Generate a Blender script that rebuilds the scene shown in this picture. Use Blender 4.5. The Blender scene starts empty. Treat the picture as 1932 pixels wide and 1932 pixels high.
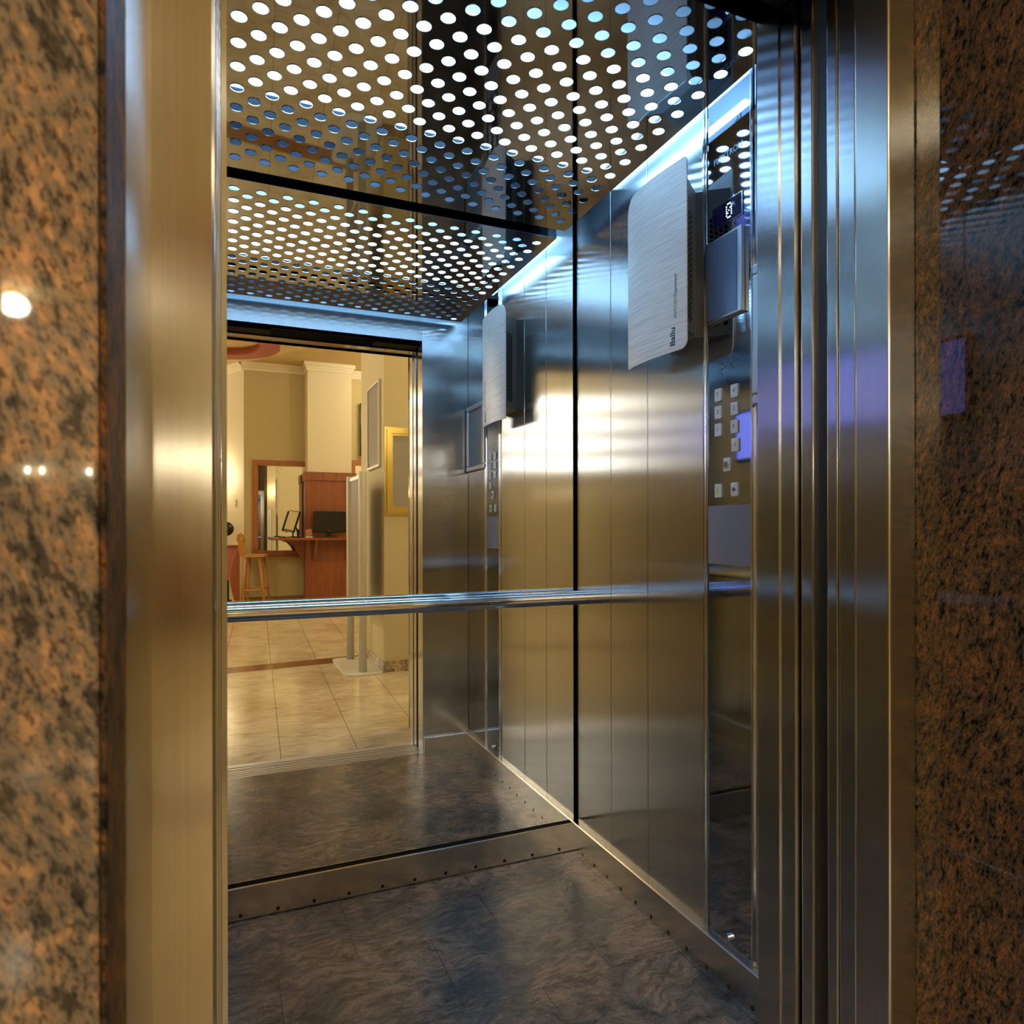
import bpy, bmesh, math, random
from mathutils import Vector, Matrix, Euler
random.seed(7)
SC = bpy.context.scene
COL = SC.collection
PI = math.pi

# ------------------------------------------------------------------ helpers
ORG = {}
def tag(o, label=None, cat=None, group=None, kind=None):
    if label: o['label'] = label
    if cat: o['category'] = cat
    if group: o['group'] = group
    if kind: o['kind'] = kind
    return o

def thing(name, loc, label, cat, group=None):
    o = bpy.data.objects.new(name, None)
    COL.objects.link(o)
    o.empty_display_size = .05
    o.location = loc
    ORG[o.name] = Vector(loc)
    return tag(o, label, cat, group)

class B:
    """collects shapes, in world coordinates, for one mesh"""
    def __init__(s): s.bm = bmesh.new()
    def box(s, x0, x1, y0, y1, z0, z1, bev=0, seg=2):
        x0, x1 = min(x0, x1), max(x0, x1); y0, y1 = min(y0, y1), max(y0, y1); z0, z1 = min(z0, z1), max(z0, z1)
        vs = [s.bm.verts.new(p) for p in ((x0,y0,z0),(x1,y0,z0),(x1,y1,z0),(x0,y1,z0),(x0,y0,z1),(x1,y0,z1),(x1,y1,z1),(x0,y1,z1))]
        fs = [s.bm.faces.new([vs[i] for i in f]) for f in ((3,2,1,0),(4,5,6,7),(0,1,5,4),(1,2,6,5),(2,3,7,6),(3,0,4,7))]
        if bev:
            es = set(e for f in fs for e in f.edges)
            bmesh.ops.bevel(s.bm, geom=list(es), offset=bev, segments=seg, profile=.5, affect='EDGES')
        return s
    def xbox(s, m, sx, sy, sz, bev=0):
        b = B().box(-sx/2, sx/2, -sy/2, sy/2, -sz/2, sz/2, bev)
        return s.join(b, m)
    def join(s, b, m=None):
        mp = {v: s.bm.verts.new(m @ v.co if m else v.co) for v in b.bm.verts}
        for f in b.bm.faces:
            nf = s.bm.faces.new([mp[v] for v in f.verts]); nf.smooth = f.smooth
        b.bm.free()
        return s
    def prism(s, poly, ax, a, b):
        def P(u, v, w):
            return {0: (w, u, v), 1: (u, w, v), 2: (u, v, w)}[ax]
        lo = [s.bm.verts.new(P(u, v, a)) for u, v in poly]
        hi = [s.bm.verts.new(P(u, v, b)) for u, v in poly]
        n = len(poly)
        s.bm.faces.new(lo[::-1]); s.bm.faces.new(hi)
        for i in range(n):
            j = (i+1) % n
            s.bm.faces.new([lo[i], lo[j], hi[j], hi[i]])
        return s
    def tube(s, pts, r, seg=16, caps=True, smooth=True):
        pts = [Vector(p) for p in pts]
        rs = r if isinstance(r, (list, tuple)) else [r]*len(pts)
        rings = []
        d0 = (pts[1]-pts[0]).normalized()
        up = Vector((0,0,1)) if abs(d0.z) < .9 else Vector((0,1,0))
        u = d0.cross(up).normalized()
        for i, p in enumerate(pts):
            d = ((pts[min(i+1, len(pts)-1)] - pts[max(i-1, 0)])).normalized()
            u = (u - d*u.dot(d)).normalized(); w = d.cross(u)
            rings.append([s.bm.verts.new(p + (u*math.cos(2*PI*k/seg) + w*math.sin(2*PI*k/seg))*rs[i]) for k in range(seg)])
        for a, b in zip(rings, rings[1:]):
            for k in range(seg):
                f = s.bm.faces.new([a[k], a[(k+1) % seg], b[(k+1) % seg], b[k]]); f.smooth = smooth
        if caps:
            s.bm.faces.new(rings[0][::-1]); s.bm.faces.new(rings[-1])
        return s
    def ball(s, c, rx, ry=None, rz=None, seg=20):
        ry = ry or rx; rz = rz or rx
        m = Matrix.Translation(c) @ Matrix.Diagonal((rx, ry, rz, 1))
        r = bmesh.ops.create_uvsphere(s.bm, u_segments=seg, v_segments=seg//2+2, radius=1, matrix=m)
        for v in r['verts']:
            for f in v.link_faces: f.smooth = True
        return s
    def lathe(s, c, prof, seg=24):
        c = Vector(c); rings = []
        for r, z in prof:
            rings.append([s.bm.verts.new(c + Vector((r*math.cos(2*PI*k/seg), r*math.sin(2*PI*k/seg), z))) for k in range(seg)])
        for a, b in zip(rings, rings[1:]):
            for k in range(seg):
                f = s.bm.faces.new([a[k], a[(k+1) % seg], b[(k+1) % seg], b[k]]); f.smooth = True
        s.bm.faces.new(rings[0][::-1]); s.bm.faces.new(rings[-1])
        return s
    def perf(s, O, U, V, cu, cv, nu, nv, r, nseg, depth, rot=0, sy=1):
        """plate of staggered rectangular cells, each with one hole; every second column is shifted half a cell along V"""
        O, U, V = Vector(O), Vector(U), Vector(V); N = U.cross(V).normalized()
        bm = s.bm
        def cell(c):
            ring = []; out = []
            for k in range(nseg):
                t = rot + 2*PI*k/nseg
                a, b = math.cos(t), math.sin(t)
                ring.append(c + U*(a*r) + V*(b*r*sy))
                q = min((cu/2)/max(abs(a), 1e-9), (cv/2)/max(abs(b), 1e-9))
                out.append((a*q, b*q, t))
            corners = [(math.atan2(y, x) % (2*PI), x, y) for x in (-cu/2, cu/2) for y in (-cv/2, cv/2)]
            ri = [bm.verts.new(p) for p in ring]
            rb = [bm.verts.new(p - N*depth) for p in ring]
            ro = [bm.verts.new(c + U*o[0] + V*o[1]) for o in out]
            for k in range(nseg):
                j = (k+1) % nseg
                t0 = out[k][2] % (2*PI); t1 = out[j][2] % (2*PI)
                if t1 <= t0: t1 += 2*PI
                mid = []
                for ca, x, y in corners:
                    for cc in (ca, ca+2*PI):
                        if t0 + 1e-6 < cc < t1 - 1e-6: mid.append(bm.verts.new(c + U*x + V*y))
                bm.faces.new([ri[k], ro[k]] + mid + [ro[j], ri[j]])
                f = bm.faces.new([ri[k], ri[j], rb[j], rb[k]]); f.smooth = True
        def rect(u0, u1, v0, v1):
            bm.faces.new([bm.verts.new(O + U*u + V*v) for u, v in ((u0, v0), (u1, v0), (u1, v1), (u0, v1))])
        for i in range(nu):
            off = cv/2 if i % 2 else 0
            n = nv-1 if i % 2 else nv
            for j in range(n):
                cell(O + U*(i*cu+cu/2) + V*(off + j*cv + cv/2))
            if i % 2:
                rect(i*cu, (i+1)*cu, 0, cv/2); rect(i*cu, (i+1)*cu, nv*cv - cv/2, nv*cv)
        return s
    def build(s, name, mat, parent=None, org=None, smooth=None, sharp=None):
        bmesh.ops.recalc_face_normals(s.bm, faces=s.bm.faces[:])
        if parent is not None: L = ORG[parent.name]
        elif org is not None: L = Vector(org)
        else:
            xs = [v.co.x for v in s.bm.verts]; ys = [v.co.y for v in s.bm.verts]; zs = [v.co.z for v in s.bm.verts]
            L = Vector(((min(xs)+max(xs))/2, (min(ys)+max(ys))/2, min(zs)))
        for v in s.bm.verts: v.co -= L
        me = bpy.data.meshes.new(name); s.bm.to_mesh(me); s.bm.free()
        if smooth:
            for p in me.polygons: p.use_smooth = True
            me.set_sharp_from_angle(angle=math.radians(smooth))
        me.materials.append(mat)
        o = bpy.data.objects.new(name, me); COL.objects.link(o)
        if parent is not None: o.parent = parent
        else: o.location = L
        ORG[o.name] = L
        return o

def struct(name, b, mat, parent=None, **k):
    o = b.build(name, mat, parent, **k)
    if parent is None: o['kind'] = 'structure'
    return o

def text(name, s, size, m, mat, parent, extr=.0003, align='CENTER', sx=1, bold=0, bend=None):
    cu = bpy.data.curves.new(name, 'FONT'); cu.body = s; cu.size = size; cu.extrude = extr; cu.offset = bold
    cu.align_x = align; cu.align_y = 'CENTER'
    t = bpy.data.objects.new(name+'_tmp', cu); COL.objects.link(t)
    dg = bpy.context.evaluated_depsgraph_get(); dg.update()
    me = bpy.data.meshes.new_from_object(t.evaluated_get(dg))
    bpy.data.objects.remove(t)
    me.transform(m @ Matrix.Diagonal((sx, 1, 1, 1)))
    if bend:
        for v in me.vertices: v.co.x += bend(v.co.y)
    L = ORG[parent.name]
    me.transform(Matrix.Translation(-L))
    me.name = name; me.materials.clear(); me.materials.append(mat)
    o = bpy.data.objects.new(name, me); COL.objects.link(o); o.parent = parent; ORG[o.name] = L
    return o

def copy_part(o, delta):
    c = o.copy(); COL.objects.link(c); c.location = Vector(o.location) + Vector(delta)
    return c

def copy_tree(o, delta, parent=None):
    c = o.copy(); COL.objects.link(c)
    if parent: c.parent = parent
    else: c.location = Vector(o.location) + Vector(delta)
    for ch in o.children: copy_tree(ch, delta, c)
    return c

# ------------------------------------------------------------------ materials
def mat(name):
    m = bpy.data.materials.new(name); m.use_nodes = True
    nt = m.node_tree; p = nt.nodes['Principled BSDF']
    return m, nt, p
def N(nt, t, **k):
    n = nt.nodes.new(t)
    for a, v in k.items():
        if a.startswith('i_'): n.inputs[a[2:].replace('_', ' ')].default_value = v
        else: setattr(n, a, v)
    return n
def coords(nt, sc=(1,1,1), rot=(0,0,0), kind='Object', loc=(0,0,0)):
    c = N(nt, 'ShaderNodeTexCoord'); mp = N(nt, 'ShaderNodeMapping')
    mp.inputs['Scale'].default_value = sc; mp.inputs['Rotation'].default_value = rot; mp.inputs['Location'].default_value = loc
    nt.links.new(c.outputs[kind], mp.inputs[0])
    return mp.outputs[0]
def noise(nt, vec, scale=5, detail=4, rough=.5, dist=0):
    n = N(nt, 'ShaderNodeTexNoise'); n.inputs['Scale'].default_value = scale; n.inputs['Detail'].default_value = detail
    n.inputs['Roughness'].default_value = rough; n.inputs['Distortion'].default_value = dist
    nt.links.new(vec, n.inputs['Vector'])
    return n
def ramp(nt, fac, stops):
    r = N(nt, 'ShaderNodeValToRGB'); e = r.color_ramp.elements
    while len(e) < len(stops): e.new(.5)
    for i, (p, c) in enumerate(stops):
        e[i].position = p; e[i].color = (*c, 1) if len(c) == 3 else c
    nt.links.new(fac, r.inputs[0])
    return r.outputs[0]
def bump(nt, h, p, strength=.1, dist=.01):
    b = N(nt, 'ShaderNodeBump'); b.inputs['Strength'].default_value = strength; b.inputs['Distance'].default_value = dist
    nt.links.new(h, b.inputs['Height']); nt.links.new(b.outputs[0], p.inputs['Normal'])
    return b
def mix(nt, fac, a, b, mode='MIX'):
    n = N(nt, 'ShaderNodeMix', data_type='RGBA', blend_type=mode)
    for i, v in ((0, fac), (6, a), (7, b)):
        if hasattr(v, 'default_value'): nt.links.new(v, n.inputs[i])
        else: n.inputs[i].default_value = v if i == 0 else (*v, 1)
    return n.outputs[2]

def plain(name, col, rough=.5, metal=0, spec=.5, coat=0):
    m, nt, p = mat(name)
    p.inputs['Base Color'].default_value = (*col, 1); p.inputs['Roughness'].default_value = rough
    p.inputs['Metallic'].default_value = metal; p.inputs['Specular IOR Level'].default_value = spec
    p.inputs['Coat Weight'].default_value = coat
    return m
def emit(name, col, s):
    m, nt, p = mat(name)
    p.inputs['Base Color'].default_value = (.8,.8,.8,1)
    p.inputs['Emission Color'].default_value = (*col, 1); p.inputs['Emission Strength'].default_value = s
    return m
def brushed(name, col, rough=.3, aniso=.85, wave=.0, grain=.05):
    """brushed stainless steel, brush lines running up the sheet: reflections smear sideways"""
    m, nt, p = mat(name)
    v = coords(nt, (260, 260, 3))
    n = noise(nt, v, 1, 3, .6)
    c = ramp(nt, n.outputs[0], [(.3, tuple(x*(1-grain) for x in col)), (.7, tuple(min(1, x*(1+grain)) for x in col))])
    nt.links.new(c, p.inputs['Base Color'])
    p.inputs['Metallic'].default_value = 1; p.inputs['Roughness'].default_value = rough
    p.inputs['Anisotropic'].default_value = aniso
    g = N(nt, 'ShaderNodeNewGeometry'); x = N(nt, 'ShaderNodeVectorMath', operation='CROSS_PRODUCT')
    x.inputs[1].default_value = (0, 0, 1)
    nt.links.new(g.outputs['True Normal'], x.inputs[0]); nt.links.new(x.outputs[0], p.inputs['Tangent'])
    if wave:
        w = noise(nt, coords(nt, (2.0, 2.0, 3.4)), 1, 1, .4)
        bump(nt, w.outputs[0], p, 1, wave)
    return m
def polished(name, col, rough=.04, wave=0, wscale=(3,3,1.5)):
    m, nt, p = mat(name)
    p.inputs['Base Color'].default_value = (*col, 1); p.inputs['Metallic'].default_value = 1; p.inputs['Roughness'].default_value = rough
    if wave:
        w = noise(nt, coords(nt, wscale), 1, 1, .4)
        bump(nt, w.outputs[0], p, 1, wave)
    return m
def granite(name, sc, dark, mid, light, rot, gloss=.08, band=0.0):
    """polished red-brown granite: black flecks and ochre-orange crystals drawn out along a flow direction"""
    m, nt, p = mat(name)
    base = coords(nt, (1, 1, 1), rot)
    w = noise(nt, base, 2.2, 3, .55)
    add = N(nt, 'ShaderNodeVectorMath', operation='MULTIPLY_ADD'); add.inputs[1].default_value = (.10, .10, .10)
    nt.links.new(w.outputs['Color'], add.inputs[0]); nt.links.new(base, add.inputs[2])
    st = N(nt, 'ShaderNodeMapping'); st.inputs['Scale'].default_value = (sc, sc, sc*.45)
    nt.links.new(add.outputs[0], st.inputs[0])
    n1 = noise(nt, st.outputs[0], 1.0, 5, .62)
    n2 = noise(nt, st.outputs[0], .42, 3, .6)
    bandm = N(nt, 'ShaderNodeMapping'); bandm.inputs['Scale'].default_value = (5, 5, 1.3)
    nt.links.new(add.outputs[0], bandm.inputs[0])
    n3 = noise(nt, bandm.outputs[0], 1.2, 2, .5)
    fl = noise(nt, st.outputs[0], 2.3, 2, .5)
    mm = N(nt, 'ShaderNodeMix', data_type='FLOAT'); mm.inputs[0].default_value = .42
    nt.links.new(n1.outputs[0], mm.inputs[2]); nt.links.new(n2.outputs[0], mm.inputs[3])
    olive = tuple(.5*(a + sum(mid)/3) for a in mid)
    c = ramp(nt, mm.outputs[0], [(.395, dark), (.44, tuple(.5*x for x in olive)), (.485, olive), (.53, mid), (.60, light)])
    c = mix(nt, 1.0, c, ramp(nt, fl.outputs[0], [(.36, (.34, .34, .36)), (.45, (1, 1, 1)), (.66, (1.18, 1.16, 1.12))]), 'MULTIPLY')
    tint = ramp(nt, n3.outputs[0], [(.36, (.62, .66, .72)), (.64, (1.25, 1.12, 1.0))])
    c = mix(nt, 1.0, c, tint, 'MULTIPLY')
    nt.links.new(c, p.inputs['Base Color'])
    p.inputs['Roughness'].default_value = gloss; p.inputs['Specular IOR Level'].default_value = .42
    return m

M = {}
M['steel_wall'] = brushed('steel_wall', (.53, .53, .515), .19, 1.0, .0007)
M['steel_front'] = brushed('steel_front', (.42, .41, .40), .22, .9, .0004)
M['steel_jamb'] = brushed('steel_jamb', (.48, .48, .48), .18, 1.0, .0004)
M['steel_frame'] = brushed('steel_frame', (.52, .495, .45), .22, .95, .0004)
M['skirt'] = polished('skirt', (.62, .58, .51), .22, .0009, (9, 9, 14))
M['mirror'] = polished('mirror', (.90, .90, .87), .0)
M['panel_ceiling'] = polished('panel_ceiling', (.36, .38, .41), .03)
M['cop'] = polished('cop', (.38, .42, .49), .045, .0006, (6, 6, 2.2))
M['chrome'] = polished('chrome', (.72, .72, .72), .10)
M['rail'] = polished('rail', (.70, .70, .70), .09)
M['alu'] = plain('alu', (.62, .63, .64), .32, 1)
M['sill'] = plain('sill', (.70, .70, .69), .38, .7)
M['black'] = plain('black', (.004, .004, .004), .6, 0, .1)
M['rubber'] = plain('rubber', (.012, .012, .011), .42)
M['screw'] = plain('screw', (.02, .02, .02), .35, .6)
M['tray'] = plain('tray', (.16, .18, .20), .8)
M['lamp'] = emit('lamp', (.30, .61, 1.0), 6.4)
M['cove'] = emit('cove', (.32, .64, 1.0), 3.6)  # for the strips added above the ceiling gap
M['button'] = plain('button', (.66, .66, .65), .38, .35)
M['ink'] = plain('ink', (.03, .03, .035), .5)
M['ink_soft'] = plain('ink_soft', (.10, .10, .10), .5)
M['engrave'] = plain('engrave', (.30, .42, .62), .4, .6)
M['yellow'] = plain('yellow', (.55, .62, .06), .45)
M['cop_blank'] = plain('cop_blank', (.20, .20, .25), .42)
M['holder'] = plain('holder', (.16, .20, .30), .28, .35)
M['display'] = plain('display', (.012, .010, .05), .06, 0, .6)
M['led'] = emit('led', (.62, .92, 1.0), 1.6)
M['violet_screen'] = emit('violet_screen', (.17, .18, .95), .75)

def steel_cover():
    m, nt, p = mat('purifier_cover')
    n = noise(nt, coords(nt, (30, 7, 700), (.0, 0, 0)), 1, 4, .65)
    c = ramp(nt, n.outputs[0], [(.30, (.52, .465, .40)), (.50, (.79, .71, .615)), (.70, (.98, .90, .79))])
    nt.links.new(c, p.inputs['Base Color'])
    p.inputs['Metallic'].default_value = .1; p.inputs['Roughness'].default_value = .42
    bump(nt, n.outputs[0], p, .25, .0006)
    return m
M['cover'] = steel_cover()
M['purifier_body'] = plain('purifier_body', (.20, .195, .185), .5, .1)
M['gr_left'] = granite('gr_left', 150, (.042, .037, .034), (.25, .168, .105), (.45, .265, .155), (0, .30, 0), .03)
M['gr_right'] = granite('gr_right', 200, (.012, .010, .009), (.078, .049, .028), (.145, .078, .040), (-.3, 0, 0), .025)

M['gr_edge'] = granite('gr_edge', 150, (.012, .010, .009), (.10, .055, .025), (.20, .095, .04), (0, .3, 0), .5)
M['gr_edge'].node_tree.nodes['Principled BSDF'].inputs['Specular IOR Level'].default_value = .05
def car_floor():
    m, nt, p = mat('car_floor_stone')
    v = coords(nt)
    w = noise(nt, v, 3.2, 3, .55, .6)
    add = N(nt, 'ShaderNodeVectorMath', operation='MULTIPLY_ADD'); add.inputs[1].default_value = (.24, .24, .24)
    nt.links.new(w.outputs['Color'], add.inputs[0]); nt.links.new(v, add.inputs[2])
    st = N(nt, 'ShaderNodeMapping'); st.inputs['Scale'].default_value = (20, 58, 20); st.inputs['Rotation'].default_value = (0, 0, -.6)
    nt.links.new(add.outputs[0], st.inputs[0])
    n1 = noise(nt, st.outputs[0], 1, 7, .68)
    n2 = noise(nt, add.outputs[0], 4.5, 3, .6)
    n3 = noise(nt, v, 240, 3, .6)
    c1 = ramp(nt, n2.outputs[0], [(.36, (.072, .076, .086)), (.50, (.175, .145, .118)), (.62, (.30, .205, .145))])
    c2 = ramp(nt, n1.outputs[0], [(.36, (.36, .37, .41)), (.51, (1.0, 1.0, 1.0)), (.66, (1.6, 1.5, 1.36))])
    c = mix(nt, 1.0, c1, c2, 'MULTIPLY')
    c3 = ramp(nt, n3.outputs[0], [(.35, (.55, .55, .56)), (.6, (1.15, 1.12, 1.1))])
    c = mix(nt, .75, c, c3, 'MULTIPLY')
    # joints of the stone slabs
    br = N(nt, 'ShaderNodeTexBrick'); br.offset = .5
    br.inputs['Scale'].default_value = 1; br.inputs['Mortar Size'].default_value = .0012
    br.inputs['Brick Width'].default_value = .40; br.inputs['Row Height'].default_value = .30
    br.inputs['Color1'].default_value = (1,1,1,1); br.inputs['Color2'].default_value = (.90,.92,.95,1); br.inputs['Mortar'].default_value = (.30,.28,.25,1)
    nt.links.new(coords(nt, (1,1,1), (0,0,0), 'Object', (.13, .05, 0)), br.inputs['Vector'])
    c = mix(nt, 1.0, c, br.outputs[0], 'MULTIPLY')
    nt.links.new(c, p.inputs['Base Color'])
    p.inputs['Roughness'].default_value = .24; p.inputs['Specular IOR Level'].default_value = .75
    return m
M['car_floor'] = car_floor()

def lobby_floor():
    m, nt, p = mat('lobby_floor_marble')
    v = coords(nt, (1,1,1), (0,0,math.radians(-2.4)))
    w = noise(nt, v, 2.0, 3, .55)
    add = N(nt, 'ShaderNodeVectorMath', operation='MULTIPLY_ADD'); add.inputs[1].default_value = (.35, .35, .35)
    nt.links.new(w.outputs['Color'], add.inputs[0]); nt.links.new(v, add.inputs[2])
    st = N(nt, 'ShaderNodeMapping'); st.inputs['Scale'].default_value = (9, 44, 9); st.inputs['Rotation'].default_value = (0,0,.55)
    nt.links.new(add.outputs[0], st.inputs[0])
    n1 = noise(nt, st.outputs[0], 1, 6, .68)
    n2 = noise(nt, add.outputs[0], 2.2, 3, .55)
    c1 = ramp(nt, n2.outputs[0], [(.36, (.62, .52, .33)), (.55, (.78, .70, .51)), (.66, (.72, .63, .43))])
    c2 = ramp(nt, n1.outputs[0], [(.30, (.36, .23, .13)), (.43, (.86, .81, .74)), (.6, (1.05, 1.05, 1.03))])
    c = mix(nt, .8, c1, c2, 'MULTIPLY')
    br = N(nt, 'ShaderNodeTexBrick'); br.offset = .5
    br.inputs['Scale'].default_value = 1; br.inputs['Mortar Size'].default_value = .0022
    br.inputs['Brick Width'].default_value = .62; br.inputs['Row Height'].default_value = .375
    br.inputs['Color1'].default_value = (1,1,1,1); br.inputs['Color2'].default_value = (.93,.92,.90,1); br.inputs['Mortar'].default_value = (.34,.27,.18,1)
    nt.links.new(coords(nt, (1,1,1), (0,0,math.radians(87.6)), 'Object', (0, 0, 0)), br.inputs['Vector'])
    c = mix(nt, 1.0, c, br.outputs[0], 'MULTIPLY')
    nt.links.new(c, p.inputs['Base Color'])
    p.inputs['Roughness'].default_value = .12; p.inputs['Specular IOR Level'].default_value = .5
    return m
M['lobby_floor'] = lobby_floor()

def wood(name, a, b, sc=(18, 18, 1.4), rough=.35):
    m, nt, p = mat(name)
    n = noise(nt, coords(nt, sc), 1.5, 5, .6, .4)
    nt.links.new(ramp(nt, n.outputs[0], [(.32, a), (.68, b)]), p.inputs['Base Color'])
    p.inputs['Roughness'].default_value = rough
    return m
M['cherry'] = wood('cherry', (.19, .052, .018), (.29, .088, .030))
M['pine'] = wood('pine', (.42, .19, .045), (.58, .29, .085), (20, 20, 2))
M['red_desk'] = wood('red_desk', (.30, .075, .032), (.36, .10, .045))
M['pink_desk'] = plain('pink_desk', (.46, .14, .12), .4)
M['frame_wood'] = wood('frame_wood', (.30, .095, .025), (.40, .14, .04))
M['plaster'] = plain('plaster', (.63, .55, .33), .75)
M['plaster_light'] = plain('plaster_light', (.70, .63, .45), .75)
M['plaster_tan'] = plain('plaster_tan', (.50, .42, .22), .75)
M['ceiling_paint'] = plain('ceiling_paint', (.58, .44, .20), .8)
M['crown'] = plain('crown', (.76, .68, .52), .7)
M['terracotta'] = plain('terracotta', (.34, .085, .035), .7)
M['white_metal'] = plain('white_metal', (.66, .65, .58), .4)
M['grey_panel'] = plain('grey_panel', (.25, .205, .15), .6)
M['grey_flat'] = plain('grey_flat', (.36, .33, .29), .6)
M['gold'] = plain('gold', (.56, .42, .12), .32, .75)
M['brass'] = plain('brass', (.62, .42, .13), .28, .9)
M['marble_base'] = granite('marble_base', 60, (.22, .17, .10), (.48, .40, .26), (.60, .52, .36), (0,0,0), .15)
M['inlay'] = plain('inlay', (.26, .12, .045), .14)
M['screen_dark'] = plain('screen_dark', (.010, .009, .007), .12)
M['gloss_black'] = plain('gloss_black', (.008, .008, .008), .18)
M['cream'] = plain('cream', (.62, .55, .32), .25)
M['green_dark'] = plain('green_dark', (.03, .05, .035), .5)
M['bulb'] = emit('bulb', (1.0, .84, .56), 90)
M['bulb_bright'] = emit('bulb_bright', (1.0, .86, .60), 420)
M['globe'] = emit('globe', (1.0, .87, .63), 46)
M['glow_panel_light'] = emit('glow_panel_light', (1.0, .97, .92), 4.2)  # for the glow panel added in the lobby
M['card_pink'] = plain('card_pink', (.50, .20, .13), .5)
M['paper'] = plain('paper', (.62, .62, .60), .6)

# ------------------------------------------------------------------ lift car shell
XR, XL, YB, YF = 1.1574, -.237, 2.1362, .98      # inner faces of the car
ZP = 2.18                                         # underside of the lit ceiling panel
ZT = 2.36
SK = .0968; SKD = .0184
struct('floor', B().box(XL-.06, XR+.05, .93, YB+.06, -.06, 0), M['car_floor'])

wr = struct('wall_right', B().box(XR+.004, XR+.03, YF-.02, YB+.03, 0, ZT), M['black'])
for a, b in ((1.898, 2.126), (1.691, 1.8955), (1.4315, 1.6885), (.985, 1.2325)):
    struct('wall_panel', B().box(XR, XR+.0038, a, b, .05, ZT-.002, .0012), M['steel_wall'], wr)
wl = struct('wall_left', B().box(XL-.03, XL-.004, YF-.02, YB+.03, 0, ZT), M['black'])
for a, b in ((1.898, 2.126), (1.691, 1.8955), (1.4315, 1.6885), (1.2335, 1.4285), (.985, 1.231)):
    struct('wall_panel', B().box(XL-.0038, XL, a, b, .05, ZT-.002, .0012), M['steel_wall'], wl)
struct('wall_back', B().box(XL-.03, XR+.03, YB+.008, YB+.03, 0, ZT), M['black'])
# front wall returns, folded at the doorway
struct('wall_front_right', B().prism([(XR+.004, YF), (.915, YF), (.915, .928), (.918, .928), (.918, .894), (.9255, .8925), (1.35, .8925), (1.35, .95), (XR+.004, .95)], 2, 0, ZT), M['steel_jamb'])
struct('wall_front_left', B().prism([(XL-.004, YF), (XL-.004, .95), (-.43, .95), (-.43, .893), (-.0025, .893), (.0035, .895), (.0035, YF)], 2, 0, ZT), M['steel_jamb'])
struct('wall_front_header', B().box(.0036, .9149, .93, YF, 2.08, ZT), M['steel_front'])
struct('ceiling', B().box(XL-.06, XR+.05, .90, YB+.05, ZT+.0005, ZT+.03), M['black'])

# mirror on the back wall
tag(B().box(XL+.004, XR-.0105, YB, YB+.006, SK-.004, ZT-.01).build('wall_mirror', M['mirror']),
    'large frameless mirror covering the back wall of the lift car', 'mirror')

# skirting with its row of screws
def skirting(name, b, first, n, step):
    o = struct(name, b, M['skirt'])
    scr = B()
    ax = Vector((0, -1, 0)) if abs(step[0]) > 0 else (Vector((-1, 0, 0)) if 'right' in name else Vector((1, 0, 0)))
    f = Vector(first)
    scr.tube([f - ax*.002, f + ax*.0006], .0056, 14)
    s0 = scr.build('screw', M['screw'], o)
    for i in range(1, n): copy_part(s0, Vector(step)*i)
def sk_prof(sign, a):   # cross-section in (depth coordinate, z): thin sheet folded back at the top
    return [(a, 0), (a + sign*SKD, 0), (a + sign*SKD, SK-.003), (a + sign*(SKD-.003), SK), (a, SK)]
yb = YB + .007
skirting('baseboard_back', B().prism([(YB-SKD+.004, .003), (YB-SKD, .003), (YB-SKD, SK-.0025), (YB-SKD+.002, SK), (YB-SKD+.004, SK)], 0, XL+SKD, XR-SKD), (-.165, YB-SKD, .0148), 13, (.1037, 0, 0))
struct('skirting_gap_shade', B().box(XL+SKD, XR-SKD, YB-SKD+.0041, YB-.0002, 0, SK-.004), M['black'])  # black filler, painted shade of the gap behind and under the skirting
skirting('baseboard_right', B().prism(sk_prof(-1, XR), 1, YF+.0005, YB-.0005), (XR-SKD, 2.057, .0125), 13, (0, -.0818, 0))
skirting('baseboard_left', B().prism(sk_prof(1, XL), 1, YF+.0005, YB-.0005), (XL+SKD, 2.057, .0125), 13, (0, -.0818, 0))
struct('baseboard_front', B().prism([(YF, 0), (YF+SKD, 0), (YF+SKD, SK-.003), (YF+SKD-.003, SK), (YF, SK)], 0, .918, XR-SKD-.0005), M['skirt'])

# handrails
def rail_profile(r=.025):
    pr = []
    for k in range(144):
        t = 2*PI*k/144
        d = math.degrees(t)
        g = 0
        for c in (22, 47, 72):
            g += max(0, 1 - abs(((d - c + 180) % 360) - 180)/7)
        pr.append(((r - .0034*min(1, 1.6*g))*math.cos(t), (r - .0034*min(1, 1.6*g))*math.sin(t)))
    return pr
hr = thing('handrail', (.46, 2.085, .898), 'round grooved steel handrail across the mirror at the back of the lift', 'handrail')
struct('rail', B().prism([(2.085 - a, .898 + b) for a, b in rail_profile()], 0, XL+.03, XR-.036), M['rail'], hr, smooth=40)
struct('end_cap', B().prism([(2.085 - a*1.012, .898 + b*1.012) for a, b in rail_profile()], 0, XR-.035, XR-.0005), M['rail'], hr, smooth=40)
for x in (-.12, 1.045):
    struct('bracket', B().tube([(x, 2.10, .892), (x, YB, .892)], .009, 14), M['chrome'], hr)
hl = thing('handrail', (XL+.05, 1.5, .898), 'steel handrail on the left car wall beside the door opening', 'handrail')
struct('rail', B().prism([(XL+.05 + a, .898 + b) for a, b in rail_profile()], 1, 1.03, 2.055), M['rail'], hl, smooth=40)
for y in (1.10, 1.95):
    struct('bracket', B().tube([(XL+.035, y, .892), (XL, y, .892)], .009, 14), M['chrome'], hl)

# ------------------------------------------------------------------ lit perforated ceiling
cl = thing('ceiling_light', (.46, 1.58, ZP), 'polished perforated ceiling panel with round holes lit from above', 'ceiling light')
CU, CV = .0402, .0784
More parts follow.
